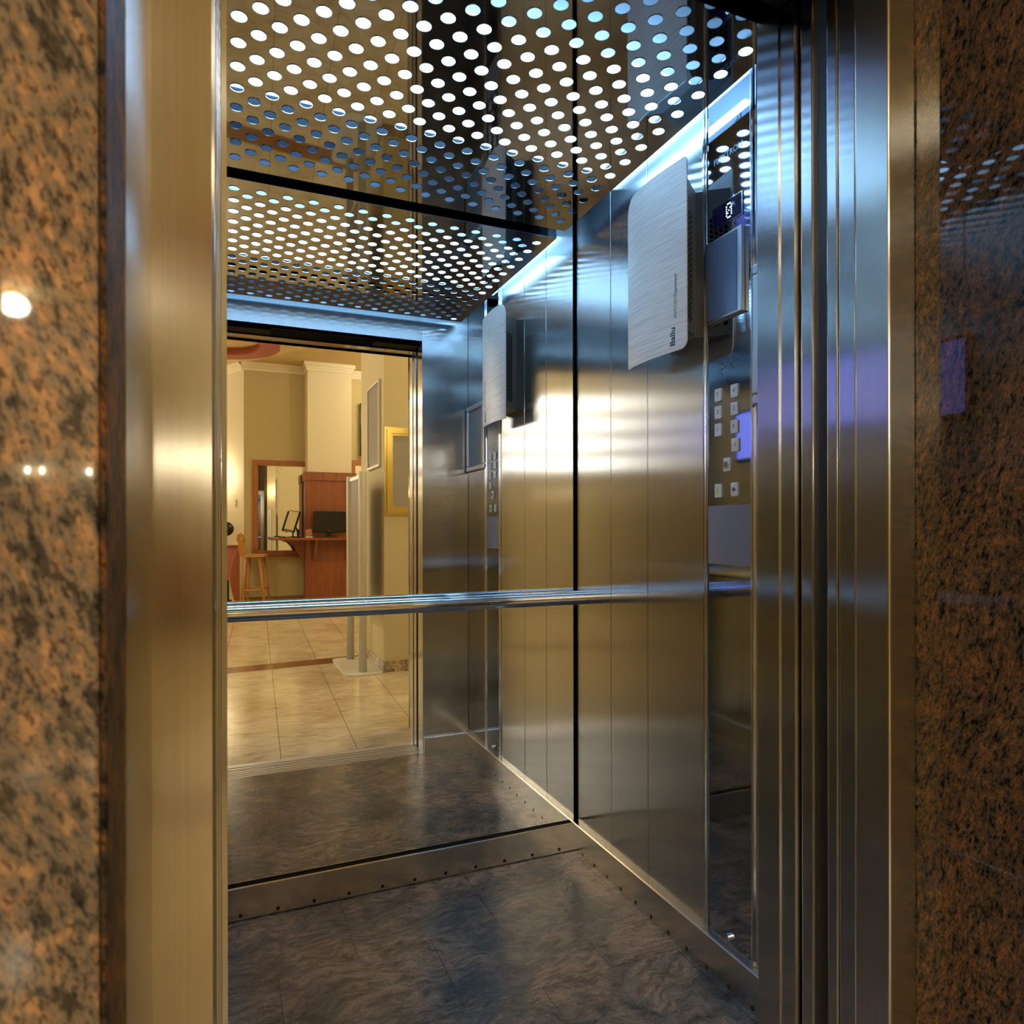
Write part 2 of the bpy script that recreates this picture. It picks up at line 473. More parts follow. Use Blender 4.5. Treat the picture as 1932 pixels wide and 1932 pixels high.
# columns run along X here: U = Y direction (rows), V = X direction
nrow, ncol = 25, 17
oy = 1.640 + .0402*10 + .0201 - nrow*CU          # last row of holes at Y = 2.042
ox = 1.049 + .0392 + .0  - ncol*CV               # the column nearest the right wall is at X = 1.049
p = B()
p.perf((ox, oy, ZP), (0, 1, 0), (1, 0, 0), CU, CV, nrow, ncol, .0152, 24, -.0015)
X0, X1, Y0, Y1 = ox, ox+ncol*CV, oy, oy+nrow*CU
PX0, PX1, PY0, PY1 = -.180, 1.0995, 1.040, 2.104
def strip(b, x0, x1, y0, y1): b.bm.faces.new([b.bm.verts.new((x, y, ZP)) for x, y in ((x0, y0), (x1, y0), (x1, y1), (x0, y1))])
if PX1 > X1: strip(p, X1, PX1, PY0, PY1)
if PX0 < X0: strip(p, PX0, X0, PY0, PY1)
if PY1 > Y1: strip(p, X0, X1, Y1, PY1)
if PY0 < Y0: strip(p, X0, X1, PY0, Y0)
struct('perforated_panel', p, M['panel_ceiling'], cl)
struct('panel_edge_blocker', B().box(PX1-.0016, PX1, PY0, PY1, ZP+.0005, ZP+.016).box(PX0, PX0+.0016, PY0, PY1, ZP+.0005, ZP+.016).box(PX0+.002, PX1-.002, PY0, PY0+.0016, ZP+.0005, ZP+.016).box(PX0+.002, PX1-.002, PY1-.0016, PY1, ZP+.0005, ZP+.14), M['panel_ceiling'], cl)  # folded edges; the tall back one is added to block the lamp light
struct('reflector', B().box(PX0+.01, XR-.002, PY0+.004, PY1-.004, 2.318, 2.324), M['tray'], cl)
for y0, y1 in ((1.37, 1.585), (1.60, 1.815)):
    struct('lamp', B().box(-.13, 1.07, y0, y1, 2.236, 2.250, .004), M['lamp'], cl)

for x0, x1 in ((1.112, 1.150), (XL+.006, XL+.044)):
    struct('gap_fill_lamp', B().box(x0, x1, 1.24, 1.93, 2.262, 2.272, .003), M['cove'], cl)  # strips added to whiten the side gaps and wash the wall

# ------------------------------------------------------------------ control panel on the right wall
cp = thing('control_panel', (XR, 1.335, .10), 'full-height polished steel control panel on the right car wall', 'control panel')
XC = XR - .0035
struct('faceplate', B().box(XC, XR+.0038, 1.258, 1.411, SK+.001, ZT-.003, .0006), M['cop'], cp)
for y0, y1 in ((1.4125, 1.4185), (1.423, 1.4305), (1.2505, 1.2565), (1.2345, 1.2405)):
    struct('trim_strip', B().box(XC-.0035, XR+.0038, y0, y1, SK+.001, ZT-.003, .0016), M['chrome'], cp)
struct('trim_base', B().box(XR-.0005, XR+.0038, 1.2405, 1.2505, SK+.001, ZT-.003).box(XR-.0005, XR+.0038, 1.4185, 1.423, SK+.001, ZT-.003), M['cop'], cp)
# display
dsp = struct('display', B().box(XC-.0022, XC, 1.284, 1.390, 1.900, 1.953, .0008), M['display'], cp)
struct('display_frame', B().box(XC-.003, XC, 1.2825, 1.284, 1.8985, 1.9545).box(XC-.003, XC, 1.390, 1.3915, 1.8985, 1.9545).box(XC-.003, XC, 1.284, 1.390, 1.8985, 1.900).box(XC-.003, XC, 1.284, 1.390, 1.953, 1.9545), M['chrome'], dsp)
glyph = ["01110", "10001", "10011", "10101", "11001", "10001", "01110"]
b = B()
for r, row in enumerate(glyph):
    for c, ch in enumerate(row):
        if ch == '1':
            b.tube([(XC-.0022, 1.3385-.0044*c, 1.9435-.0056*r), (XC-.0028, 1.3385-.0044*c, 1.9435-.0056*r)], .0017, 8)
struct('digit', b, M['led'], dsp)
# engraved lettering above the display: text x runs toward the camera side (-Y), up is +Z
TM = lambda y, z, x=XC: Matrix(((0, 0, -1, x), (-1, 0, 0, y), (0, 1, 0, z), (0, 0, 0, 1)))
text('engraving', 'FLEXTRON', .021, TM(1.336, 2.070, XC-.0003), M['engrave'], cp, .0002)
# notice holder
nh = struct('notice_holder', B().box(XC-.013, XC, 1.276, 1.407, 1.662, 1.868, .002), M['alu'], cp)
struct('notice_sheet', B().box(XC-.0142, XC-.013, 1.289, 1.404, 1.668, 1.862), M['holder'], nh)
tag(nh, 'grey-blue notice holder')
# loudspeaker holes, small hole
def hole(b, y, z, r): b.tube([(XC+.001, y, z), (XC-.0004, y, z)], r, 12)
for cy, cz in ((1.358, 1.540), (1.316, 1.548)):
    b = B()
    for dy, dz in ((0, 0), (.0085, -.004), (-.0085, .004), (0, .0125), (0, -.0125)):
        hole(b, cy+dy, cz+dz, .0021)
    struct('speaker_grille', b, M['screw'], cp)
b = B(); hole(b, 1.3385, 1.506, .0032)
struct('camera_hole', b, M['screw'], cp)
# buttons
def button(y, z, txt, w=.024, h=.033, icon=None):
    o = struct('button', B().box(XC-.0046, XC, y-w/2, y+w/2, z-h/2, z+h/2, .0018), M['button'], cp)
    if txt: text('button_numeral', txt, .0155, TM(y, z+.001, XC-.0047), M['ink'], o, .0002)
    if icon == 'bell':
        struct('alarm_symbol', B().prism([(y-.0045, z-.006), (y+.0045, z-.006), (y+.0035, z+.002), (y, z+.009), (y-.0035, z+.002)], 0, XC-.0050, XC-.0046), M['yellow'], o)
    if icon == 'open':
        struct('open_symbol', B().prism([(y-.0008, z-.006), (y-.0075, z), (y-.0008, z+.006)], 0, XC-.0050, XC-.0046).prism([(y+.0008, z-.006), (y+.0075, z), (y+.0008, z+.006)], 0, XC-.0050, XC-.0046), M['ink'], o)
    if icon == 'key':
        struct('key_cylinder', B().tube([(XC-.0046, y, z), (XC-.0070, y, z)], .0088, 20), M['chrome'], o)
        struct('key_slot', B().box(XC-.0075, XC-.0070, y-.0012, y+.0012, z-.006, z+.006), M['ink'], o)
    return o
for z, l, r in ((1.476, '5', '4'), (1.432, '3', '2'), (1.388, '1', '0')):
    button(1.3705, z, l); button(1.3115, z, r)
button(1.3085, 1.343, '-1')
button(1.338, 1.297, None, .024, .034, 'key')
button(1.3705, 1.234, None, .024, .034, 'bell'); button(1.3115, 1.234, None, .024, .034, 'open')
bp_ = struct('blank_plate', B().box(XC-.0018, XC, 1.2585, 1.4105, 1.048, 1.196, .0006), M['cop_blank'], cp)
tag(bp_, 'plain matt grey plate')
lk = struct('panel_lock', B().tube([(XC, 1.336, .124), (XC-.009, 1.336, .124)], .0085, 20), M['chrome'], cp, smooth=40)
struct('keyway', B().box(XC-.0094, XC-.009, 1.335, 1.337, .119, .129), M['ink'], lk)

# aluminium poster frame on the right wall next to the doorway (seen in the mirror)
pf = thing('poster_frame', (XR, 1.118, 1.43), 'bluish aluminium snap frame with blank grey sheet near the car door', 'picture frame')
struct('frame', B().box(XR-.016, XR, .995, 1.241, 1.428, 1.452, .004).box(XR-.016, XR, .995, 1.241, 1.732, 1.757, .004).box(XR-.016, XR, .995, 1.020, 1.4525, 1.7315, .004).box(XR-.016, XR, 1.216, 1.241, 1.4525, 1.7315, .004), M['alu'], pf)
struct('sheet', B().box(XR-.008, XR-.0005, 1.0205, 1.2155, 1.4525, 1.7315), M['grey_flat'], pf)
# lit violet information screen on the left wall
ls = thing('information_screen', (XL, 1.63, 1.5), 'violet lit information screen on the left wall of the lift car', 'screen')
struct('housing', B().box(XL-.002, XL+.022, 1.40, 1.88, 1.49, 1.76, .004), M['gloss_black'], ls)
struct('display', B().box(XL+.022, XL+.0228, 1.415, 1.865, 1.508, 1.745), M['violet_screen'], ls)

# ------------------------------------------------------------------ air purifier on the right wall
ap = thing('air_purifier', (XR, 1.54, 1.60), 'brushed steel air purifier with curved cover mounted on the right car wall', 'air purifier')
Y0p, Y1p, Z0p, Z1p = 1.402, 1.672, 1.598, 2.085
def px(y):                                       # cover depth: gently bowed toward the middle of the car
    t = (y - Y0p)/(Y1p - Y0p)
    return 1.079 - .014*4*t*(1-t)*(.6+.8*t)/1.1
def zlim(y):
    lo, hi = Z0p, Z1p
    for yc, r, side in ((Y0p, .022, 'lo'), (Y0p, .012, 'hi'), (Y1p, .050, 'hi'), (Y1p, .003, 'lo')):
        d = abs(y - yc)
        if d < r:
            e = r - math.sqrt(max(0, r*r - (r-d)**2))
            if side == 'lo': lo = max(lo, Z0p + e)
            else: hi = min(hi, Z1p - e)
    return lo, hi
ys = sorted(set([Y0p + .022*(1-math.cos(k*PI/16)) for k in range(9)] + [Y0p + .012*(1-math.cos(k*PI/16)) for k in range(9)] + [Y1p - .050*(1-math.cos(k*PI/20)) for k in range(11)] + [Y0p + (Y1p-Y0p)*k/28 for k in range(29)]))
b = B(); fr = []; bk = []
for y in ys:
    lo, hi = zlim(y); x = px(y)
    fr.append([b.bm.verts.new((x, y, lo + (hi-lo)*k/4)) for k in range(5)])
    bk.append([b.bm.verts.new((x+.003, y, lo + (hi-lo)*k/4)) for k in range(5)])
for i in range(len(ys)-1):
    for k in range(4):
        b.bm.faces.new([fr[i][k], fr[i+1][k], fr[i+1][k+1], fr[i][k+1]])
        b.bm.faces.new([bk[i][k], bk[i][k+1], bk[i+1][k+1], bk[i+1][k]])
    b.bm.faces.new([fr[i][0], bk[i][0], bk[i+1][0], fr[i+1][0]])
    b.bm.faces.new([fr[i][4], fr[i+1][4], bk[i+1][4], bk[i][4]])
for row_f, row_b in ((fr[0], bk[0]), (fr[-1], bk[-1])):
    for k in range(4): b.bm.faces.new([row_f[k], row_f[k+1], row_b[k+1], row_b[k]])
cov = struct('cover', b, M['cover'], ap, smooth=40)
# lettering reads upward: text x = +Z, text up = +Y, facing -X
TV = lambda y, z: Matrix(((0, 0, -1, -.0003), (0, 1, 0, y), (1, 0, 0, z), (0, 0, 0, 1)))
text('lettering', 'Ballu', .0255, TV(1.452, 1.612), M['ink'], cov, .0002, 'LEFT', 1, .0005, px)
text('lettering', 'ANTICOVIDgenerator', .0145, TV(1.442, 1.682), M['ink_soft'], cov, .0002, 'LEFT', .86, 0, px)
# body narrows toward the wall
A0, A1 = Vector((1.083, 1.408)), Vector((XR, 1.466))
bz0, bz1 = 1.648, 2.034
struct('body', B().prism([(A0.x+.0006, A0.y+.003), (A1.x, A1.y+.003), (A1.x, 1.608), (A0.x+.0006, 1.666)], 2, bz0, bz1), M['purifier_body'], ap)
for side in (0, 1):
    a, c = (A0, A1) if side == 0 else (Vector((1.083, 1.669)), Vector((XR, 1.611)))
    d = (c - a); ln = d.length; d = d/ln
    U = Vector((d.x, d.y, 0)); V = Vector((0, 0, 1))
    g = B()
    cu, cv = .0120, .0140
    O = Vector((a.x, a.y, 1.672)) + U*.006
    g.perf(O, U, V, cu, cv, 4, 21, .0065, 6, .0005 if side == 0 else -.0005, 0, 1)
    top = 1.672 + 21*cv
    def q(u0, u1, z0, z1):
        g.bm.faces.new([g.bm.verts.new(p) for p in (Vector((a.x, a.y, z0))+U*u0, Vector((a.x, a.y, z0))+U*u1, Vector((a.x, a.y, z1))+U*u1, Vector((a.x, a.y, z1))+U*u0)])
    q(0, ln, bz0, 1.672); q(0, ln, top, bz1); q(0, .006, 1.672, top); q(.006+4*cu, ln, 1.672, top)
    struct('vent_grille', g, M['purifier_body'], ap)
    k = B(); off = .0008 if side == 0 else -.0008
    pts = [(a.x+U.x*.004, a.y+U.y*.004+off), (a.x+U.x*.056, a.y+U.y*.056+off), (a.x+U.x*.056, a.y+U.y*.056+off*1.25), (a.x+U.x*.004, a.y+U.y*.004+off*1.25)]
    struct('vent_shade', k.prism(pts, 2, 1.665, top+.006), M['black'], ap)  # black backing paints the shade of the cavity behind the holes

# ------------------------------------------------------------------ doors, door frame, sills
struct('door_1', B().box(.924, 1.42, .860, .886, .004, 2.075, .0025), M['steel_jamb'])          # car door leaf, pushed open
struct('door_2', B().box(.922, 1.42, .8085, .829, .004, 2.07, .0020), M['steel_jamb'])          # landing door leaves
struct('door_3', B().box(.923, 1.42, .7745, .8065, .004, 2.07, .0020), M['steel_jamb'])
struct('door_4', B().box(-.50, -.0035, .860, .886, .004, 2.075, .002), M['steel_jamb'])
struct('door_5', B().box(-.50, -.0055, .8085, .829, .004, 2.07, .002), M['steel_jamb'])
struct('trim_1', B().box(.931, 1.40, .8295, .8595, .004, 2.07), M['rubber'])                     # rubber seal, dark also for the shade of the gap between car and landing
struct('trim_2', B().box(-.50, -.012, .8295, .8595, .004, 2.07), M['rubber'])  # left seal, dark likewise for the gap's shade
fr_ = M['steel_frame']
struct('trim_3', B().box(.919, .9768, .712, .7725, 0, 2.06, .003, 3), fr_)                       # right door jamb
struct('trim_4', B().prism([(-.062, .535), (-.062, .712), (-.0105, .712), (-.008, .7145), (-.008, .7725), (-.075, .7725), (-.075, .535)], 2, 0, 2.06), fr_)
struct('trim_5', B().box(-.075, .9768, .712, .7725, 2.06, 2.17, .002), fr_)                      # frame head
struct('trim_6', B().box(-.0079, .9189, .773, .829, 2.062, 2.17), M['chrome'])
do = thing('door_operator', (.46, .88, 2.07), 'black door sensor boxes in the gap above the doorway', 'sensor')
struct('cover', B().box(-.0, .915, .83, .929, 2.10, 2.17), M['black'], do)
struct('sensor_box', B().box(.0, .205, .838, .925, 2.068, 2.0995, .002), M['black'], do)
struct('sensor_box', B().box(.69, .915, .838, .925, 2.068, 2.0995, .002), M['black'], do)
def sill(name, y0, y1, grooves):
    pr = [(y0, -.045), (y0, 0)]
    for g in grooves: pr += [(g, 0), (g, -.03), (g+.008, -.03), (g+.008, 0)]
    pr += [(y1, 0), (y1, -.045)]
    o = struct(name, B().prism(pr, 0, -.07, .985), M['sill'])
    for g in grooves: struct('groove', B().box(-.069, .984, g+.0005, g+.0075, -.03, -.0008), M['black'], o)  # black inset strips paint the shade inside the grooves
sill('trim_7', .84, .9295, (.858, .884, .909))
sill('trim_8', .74, .832, (.785, .812))

# granite cladding of the doorway
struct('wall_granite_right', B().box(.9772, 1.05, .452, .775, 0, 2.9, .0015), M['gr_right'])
gl = struct('wall_granite_left', B().box(-1.30, -.0665, .452, .5335, 0, 2.9, .002), M['gr_left'])
struct('slab_edge', B().box(-.0663, -.0625, .4535, .5335, 0, 2.9, .0015), M['gr_edge'], gl)
# ------------------------------------------------------------------ lobby shell
LZ = 3.76
struct('floor_lobby', B().box(-4.0, 4.2, -9.6, .7395, -.06, 0), M['lobby_floor'])
struct('ceiling_lobby', B().box(-4.0, 4.2, -9.6, .80, LZ, LZ+.08), M['ceiling_paint'])
struct('wall_lobby_front_right', B().box(1.051, 4.2, .452, .60, 0, LZ), M['plaster'])
struct('wall_lobby_front_left', B().box(-4.0, -1.301, .452, .60, 0, LZ), M['plaster'])
struct('wall_lobby_header', B().box(-1.30, 1.0505, .452, .69, 2.901, LZ), M['plaster'])
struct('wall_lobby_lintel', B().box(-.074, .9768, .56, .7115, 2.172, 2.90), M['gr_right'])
struct('wall_lobby_right', B().box(4.2, 4.3, -9.6, .6, 0, LZ), M['plaster'])
struct('wall_lobby_left', B().box(-4.1, -4.0, -9.6, .6, 0, LZ), M['plaster'])
struct('wall_lobby_back', B().box(.29, 4.2, -7.35, -7.15, 0, LZ), M['plaster_tan'])
struct('wall_lobby_angled', B().prism([(.289, -7.15), (.289, -7.36), (-.55, -9.2), (-.74, -9.2)], 2, 0, LZ), M['plaster_light'])
struct('wall_lobby_end', B().box(-4.0, -.6, -9.6, -9.2, 0, LZ), M['plaster_light'])
def crown_prof(s=1): return [(0, -.115), (.012*s, -.115), (.022*s, -.085), (.030*s, -.080), (.050*s, -.040), (.062*s, -.036), (.085*s, -.008), (.085*s, 0), (0, 0)]
struct('trim_9', B().prism([(-7.15+a, LZ+z) for a, z in crown_prof(1.2)], 0, .25, 4.2), M['crown'])
cm = B().prism([(-a, LZ+z) for a, z in crown_prof(1.2)], 1, 0, 2.2)
ang = Matrix.Translation((.289, -7.15, 0)) @ Matrix.Rotation(math.radians(180-24.6), 4, 'Z')
struct('trim_10', B().join(cm, Matrix.Translation((.29, -7.16, 0)) @ Matrix.Rotation(math.atan2(-2.05, -1.03)-PI/2, 4, 'Z') @ Matrix.Scale(-1, 4, (1,0,0))), M['crown'])
struct('baseboard_lobby', B().box(.29, 4.2, -7.15, -7.135, 0, .07), M['inlay'])
# ring-shaped ceiling feature in terracotta
b = B(); cx, cy = -.15, -5.75
seg = 64
def ringpt(r, t, z): return b.bm.verts.new((cx + r*math.cos(t), cy + r*math.sin(t), z))
ro, ri_ = .88, .62
for k in range(seg):
    t0, t1 = 2*PI*k/seg, 2*PI*(k+1)/seg
    A = [ringpt(ro, t0, LZ), ringpt(ro, t1, LZ), ringpt(ro, t1, LZ-.10), ringpt(ro, t0, LZ-.10)]
    b.bm.faces.new(A)
    A = [ringpt(ri_, t0, LZ), ringpt(ri_, t0, LZ-.10), ringpt(ri_, t1, LZ-.10), ringpt(ri_, t1, LZ)]
    b.bm.faces.new(A)
    A = [ringpt(ri_, t0, LZ-.10), ringpt(ro, t0, LZ-.10), ringpt(ro, t1, LZ-.10), ringpt(ri_, t1, LZ-.10)]
    b.bm.faces.new(A)
struct('trim_11', b, M['terracotta'])
struct('trim_12', B().prism([(-3.9, -1.06), (1.165, -1.65), (1.165, -1.89), (-3.9, -1.30)], 2, 0, .0015), M['inlay'])

# beige pillar
pil = struct('wall_pillar', B().box(1.17, 1.98, -2.03, -1.07, 0, LZ), M['plaster'])
struct('marble_base', B().box(1.162, 1.99, -2.04, -1.062, 0, .088), M['marble_base'], pil)
g = thing('picture_frame', (1.45, -1.07, 1.25), 'wide gilded frame with a blank grey sheet on the beige pillar', 'picture frame')
def frame(bx, y0, x0, x1, z0, z1, w, d):
    for r, (o, i, h) in enumerate(((0, .25, d*.55), (.25, .75, d), (.75, 1, d*.5))):
        a0, a1 = o*w, i*w
        bx.box(x0+a0, x1-a0, y0, y0+h, z0+a0, z0+a1); bx.box(x0+a0, x1-a0, y0, y0+h, z1-a1, z1-a0)
        bx.box(x0+a0, x0+a1, y0, y0+h, z0+a1, z1-a1); bx.box(x1-a1, x1-a0, y0, y0+h, z0+a1, z1-a1)
    return bx
struct('frame', frame(B(), -1.07, 1.172, 1.72, 1.25, 1.95, .066, .03), M['gold'], g)
struct('sheet', B().box(1.236, 1.656, -1.07, -1.062, 1.314, 1.886), M['grey_flat'], g)
nb = thing('notice_board', (1.17, -1.42, 1.65), 'white-framed grey notice board on the side of the beige pillar', 'board')
struct('frame', B().box(1.15, 1.17, -1.66, -1.18, 1.648, 1.668).box(1.15, 1.17, -1.66, -1.18, 2.335, 2.355).box(1.15, 1.17, -1.66, -1.64, 1.6685, 2.3345).box(1.15, 1.17, -1.20, -1.18, 1.6685, 2.3345), M['white_metal'], nb)
struct('panel', B().box(1.158, 1.17, -1.6395, -1.2005, 1.6685, 2.3345), M['grey_panel'], nb)
# display stand on two posts
st = thing('display_stand', (1.01, -1.40, 0), 'white display stand of two posts with beige panel and flat base plate', 'stand')
bp = []
for (cx_, cy_, a0) in ((1.08, -1.08, 0), (.94, -1.08, 90), (.94, -1.70, 180), (1.08, -1.70, 270)):
    for k in range(9):
        t = math.radians(a0 + k*90/8); bp.append((cx_ + .08*math.cos(t), cy_ + .08*math.sin(t)))
struct('base_plate', B().prism(bp, 2, 0, .010), M['white_metal'], st)
for y in (-1.12, -1.69):
    struct('post', B().tube([(1.01, y, .0101), (1.01, y, 1.585), (1.01, y, 1.595)], [.032, .032, .028], 20), M['white_metal'], st)
struct('panel', B().box(1.000, 1.020, -1.658, -1.152, .545, 1.545), M['grey_panel'], st)
for z0, z1 in ((.52, .5445), (1.5455, 1.575)):
    struct('cross_bar', B().box(.996, 1.024, -1.658, -1.152, z0, z1), M['white_metal'], st)

# ------------------------------------------------------------------ far end of the lobby
colm = struct('wall_column', B().box(1.208, 1.885, -7.149, -6.72, 2.035, LZ), M['plaster_light'])
b = B()
for sc_, z0, z1 in ((.018, 3.63, 3.665), (.034, 3.6655, 3.70), (.055, 3.7005, LZ-.001)):
    b.box(1.208-sc_, 1.885+sc_, -7.148, -6.72+sc_, z0, z1)
struct('crown', b, M['crown'], colm)
kc = thing('computer_counter', (1.55, -6.7, 0), 'cherry wood clad pillar with a computer counter around it', 'counter')
struct('cladding', B().box(1.175, 1.93, -7.02, -6.66, .0, 1.90), M['cherry'], kc)
struct('cap', B().box(1.155, 1.95, -7.02, -6.64, 1.9005, 2.034, .006), M['cherry'], kc)
for x in (1.168, 1.868):
    struct('stile', B().box(x, x+.075, -6.6595, -6.645, .0, 1.90, .003), M['cherry'], kc)
struct('counter_top', B().prism([(.66, -7.02), (.66, -6.40), (.74, -6.28), (2.25, -6.28), (2.25, -6.6), (1.95, -6.6), (1.95, -6.64), (1.155, -6.64), (1.155, -7.02)], 2, .975, 1.008), M['cherry'], kc)
bk_ = [(1.174, .974), (.86, .974), (.87, .95), (.95, .92), (1.01, .86), (1.05, .78), (1.10, .70), (1.12, .66), (1.174, .66)]
struct('bracket', B().prism(bk_, 1, -6.80, -6.76), M['cherry'], kc)
bk2 = [(-6.644, .974), (-6.36, .974), (-6.37, .95), (-6.45, .92), (-6.51, .85), (-6.56, .75), (-6.60, .66), (-6.644, .66)]
struct('bracket', B().prism(bk2, 0, 1.285, 1.32), M['cherry'], kc)
struct('bracket', B().prism(bk2, 0, 1.80, 1.835), M['cherry'], kc)
# monitors and desk things
m1 = thing('monitor', (1.51, -6.5, 1.008), 'black computer monitor on the counter facing the lift', 'monitor')
struct('casing', B().box(1.262, 1.758, -6.53, -6.49, 1.085, 1.415, .008), M['gloss_black'], m1)
struct('screen', B().box(1.285, 1.735, -6.49, -6.4885, 1.145, 1.398), M['screen_dark'], m1)
struct('stand', B().box(1.44, 1.58, -6.56, -6.44, 1.0085, 1.022, .004).box(1.48, 1.54, -6.55, -6.531, 1.02, 1.2), M['gloss_black'], m1)
struct('status_light', B().box(1.50, 1.52, -6.4895, -6.4885, 1.110, 1.113), M['alu'], m1)
m2 = thing('monitor', (.98, -6.72, 1.008), 'monitor seen from the side at the counter end, wall reflection painted cream on its screen', 'monitor')
tilt = Matrix.Translation((.975, -6.72, 1.26)) @ Matrix.Rotation(math.radians(17), 4, 'Y') @ Matrix.Rotation(math.radians(-14), 4, 'Z')
struct('casing', B().xbox(tilt, .030, .44, .34, .006), M['gloss_black'], m2)
struct('screen', B().xbox(tilt @ Matrix.Translation((-.018, 0, .01)), .006, .41, .29), M['cream'], m2)  # cream colour paints the wall's reflection in the screen
struct('stand', B().tube([(1.06, -6.72, 1.02), (1.06, -6.72, 1.10), (.99, -6.72, 1.26)], .012, 12).lathe((1.06, -6.72, 1.0085), [(.09, 0), (.09, .006), (.03, .014)]), M['gloss_black'], m2)
k1 = thing('keyboard', (1.43, -6.37, 1.008), 'flat black keyboard lying before the counter monitor', 'keyboard')
struct('board', B().box(1.27, 1.60, -6.43, -6.31, 1.0085, 1.022, .004), M['gloss_black'], k1)
struct('keys', B().box(1.28, 1.59, -6.42, -6.32, 1.0225, 1.026), M['ink'], k1)
tag(B().ball((.82, -6.55, 1.019), .06, .04, .0105).build('computer_mouse', M['gloss_black']), 'black computer mouse on the counter end', 'mouse')
ch = thing('card_holder', (1.19, -6.42, 1.008), 'small clear holder with pink cards on the counter', 'card holder')
tl = Matrix.Translation((1.19, -6.44, 1.09)) @ Matrix.Rotation(math.radians(-12), 4, 'X') @ Matrix.Rotation(math.radians(-10), 4, 'Y')
struct('card', B().xbox(tl, .09, .004, .10), M['card_pink'], ch)
struct('foot', B().box(1.14, 1.24, -6.45, -6.38, 1.0085, 1.03, .003), M['paper'], ch)
# wooden bar stool with a carved back
s = thing('bar_stool', (.44, -6.78, 0), 'pine bar stool with pierced wooden back in front of the counter', 'stool')
sp = [(.28, -6.93), (.24, -6.86), (.24, -6.70), (.28, -6.63), (.56, -6.60), (.615, -6.66), (.615, -6.90), (.56, -6.96)]
struct('seat', B().prism(sp, 2, .718, .757), M['pine'], s)
for x0, y0, x1, y1 in ((.30, -6.66, .235, -6.60), (.36, -6.90, .325, -6.97), (.50, -6.66, .56, -6.60), (.56, -6.88, .66, -6.96)):
    struct('leg', B().tube([(x0, y0, .717), (x1, y1, 0)], [.024, .019], 12), M['pine'], s)
struct('rung', B().tube([(.262, -6.615, .225), (.545, -6.615, .225)], .014, 10).tube([(.335, -6.955, .235), (.635, -6.945, .235)], .013, 10).tube([(.545, -6.615, .225), (.635, -6.945, .225)], .012, 10), M['pine'], s)
bkp = []
for k in range(33):
    t = -PI/2 + 2*PI*k/32
    bkp.append(None)
b = B()
outer = [(-6.85, .74), (-6.87, .82), (-6.845, .90), (-6.875, .98), (-6.855, 1.05), (-6.80, 1.085), (-6.745, 1.05), (-6.725, .98), (-6.755, .90), (-6.73, .82), (-6.75, .74)]
hole_c = (-6.80, 1.0); hr_ = .022
seg = len(outer)
hol = [(hole_c[0] + hr_*math.cos(math.atan2(z-hole_c[1], y-hole_c[0])), hole_c[1] + hr_*math.sin(math.atan2(z-hole_c[1], y-hole_c[0]))) for y, z in outer]
def bx_(z, d): return .262 - (z-.74)*.22 + d
for d in (0, .022):
    for i in range(seg):
        j = (i+1) % seg
        vs = [b.bm.verts.new((bx_(q[1], d), q[0], q[1])) for q in (outer[i], outer[j], hol[j], hol[i])]
        b.bm.faces.new(vs)
for ring in (outer, hol):
    for i in range(seg):
        j = (i+1) % seg
        b.bm.faces.new([b.bm.verts.new(p) for p in ((bx_(ring[i][1], 0), *ring[i]), (bx_(ring[j][1], 0), *ring[j]), (bx_(ring[j][1], .022), *ring[j]), (bx_(ring[i][1], .022), *ring[i]))])
bmesh.ops.rotate(b.bm, cent=(.262, -6.80, .75), matrix=Matrix.Rotation(math.radians(-58), 3, 'Z'), verts=b.bm.verts[:])
bmesh.ops.remove_doubles(b.bm, verts=b.bm.verts[:], dist=.0004)
struct('backrest', b, M['pine'], s)
# curved reception desk at the left and the dark chair behind it
d = thing('reception_desk', (-.3, -6.97, 0), 'red-brown reception desk with a curved pink front beside the bar stool', 'desk')
cur = [(.205, .877), (.165, .80), (.125, .70), (.10, .58), (.085, .46), (.08, .36)]
struct('side_panel', B().prism([(.222, .877)] + cur + [(.085, .33), (.10, .22), (.13, .10), (.155, .02), (.222, .02)], 1, -6.93, -6.89), M['red_desk'], d)
b = B()
pts = cur[:]
for (x0, z0), (x1, z1) in zip(pts, pts[1:]):
    b.prism([(x0-.004, z0), (x1-.004, z1), (-.75, z1), (-.75, z0)], 1, -6.97, -6.935)
struct('front_panel', b, M['pink_desk'], d)
struct('top', B().box(-.75, .222, -7.06, -6.885, .878, .90, .003), M['red_desk'], d)
struct('kick_panel', B().box(-.75, .07, -7.02, -6.96, 0, .355), M['black'], d)
oc = thing('office_chair', (-.02, -7.28, 0), 'black rounded chair back rising behind the red reception desk', 'chair')
struct('backrest', B().ball((.02, -7.28, 1.145), .125, .03, .115), M['gloss_black'], oc)
struct('stem', B().tube([(.0, -7.28, .05), (.0, -7.28, 1.06)], .02, 10), M['gloss_black'], oc)
struct('foot', B().lathe((.0, -7.28, 0), [(.12, 0), (.12, .02), (.03, .05)]), M['gloss_black'], oc)
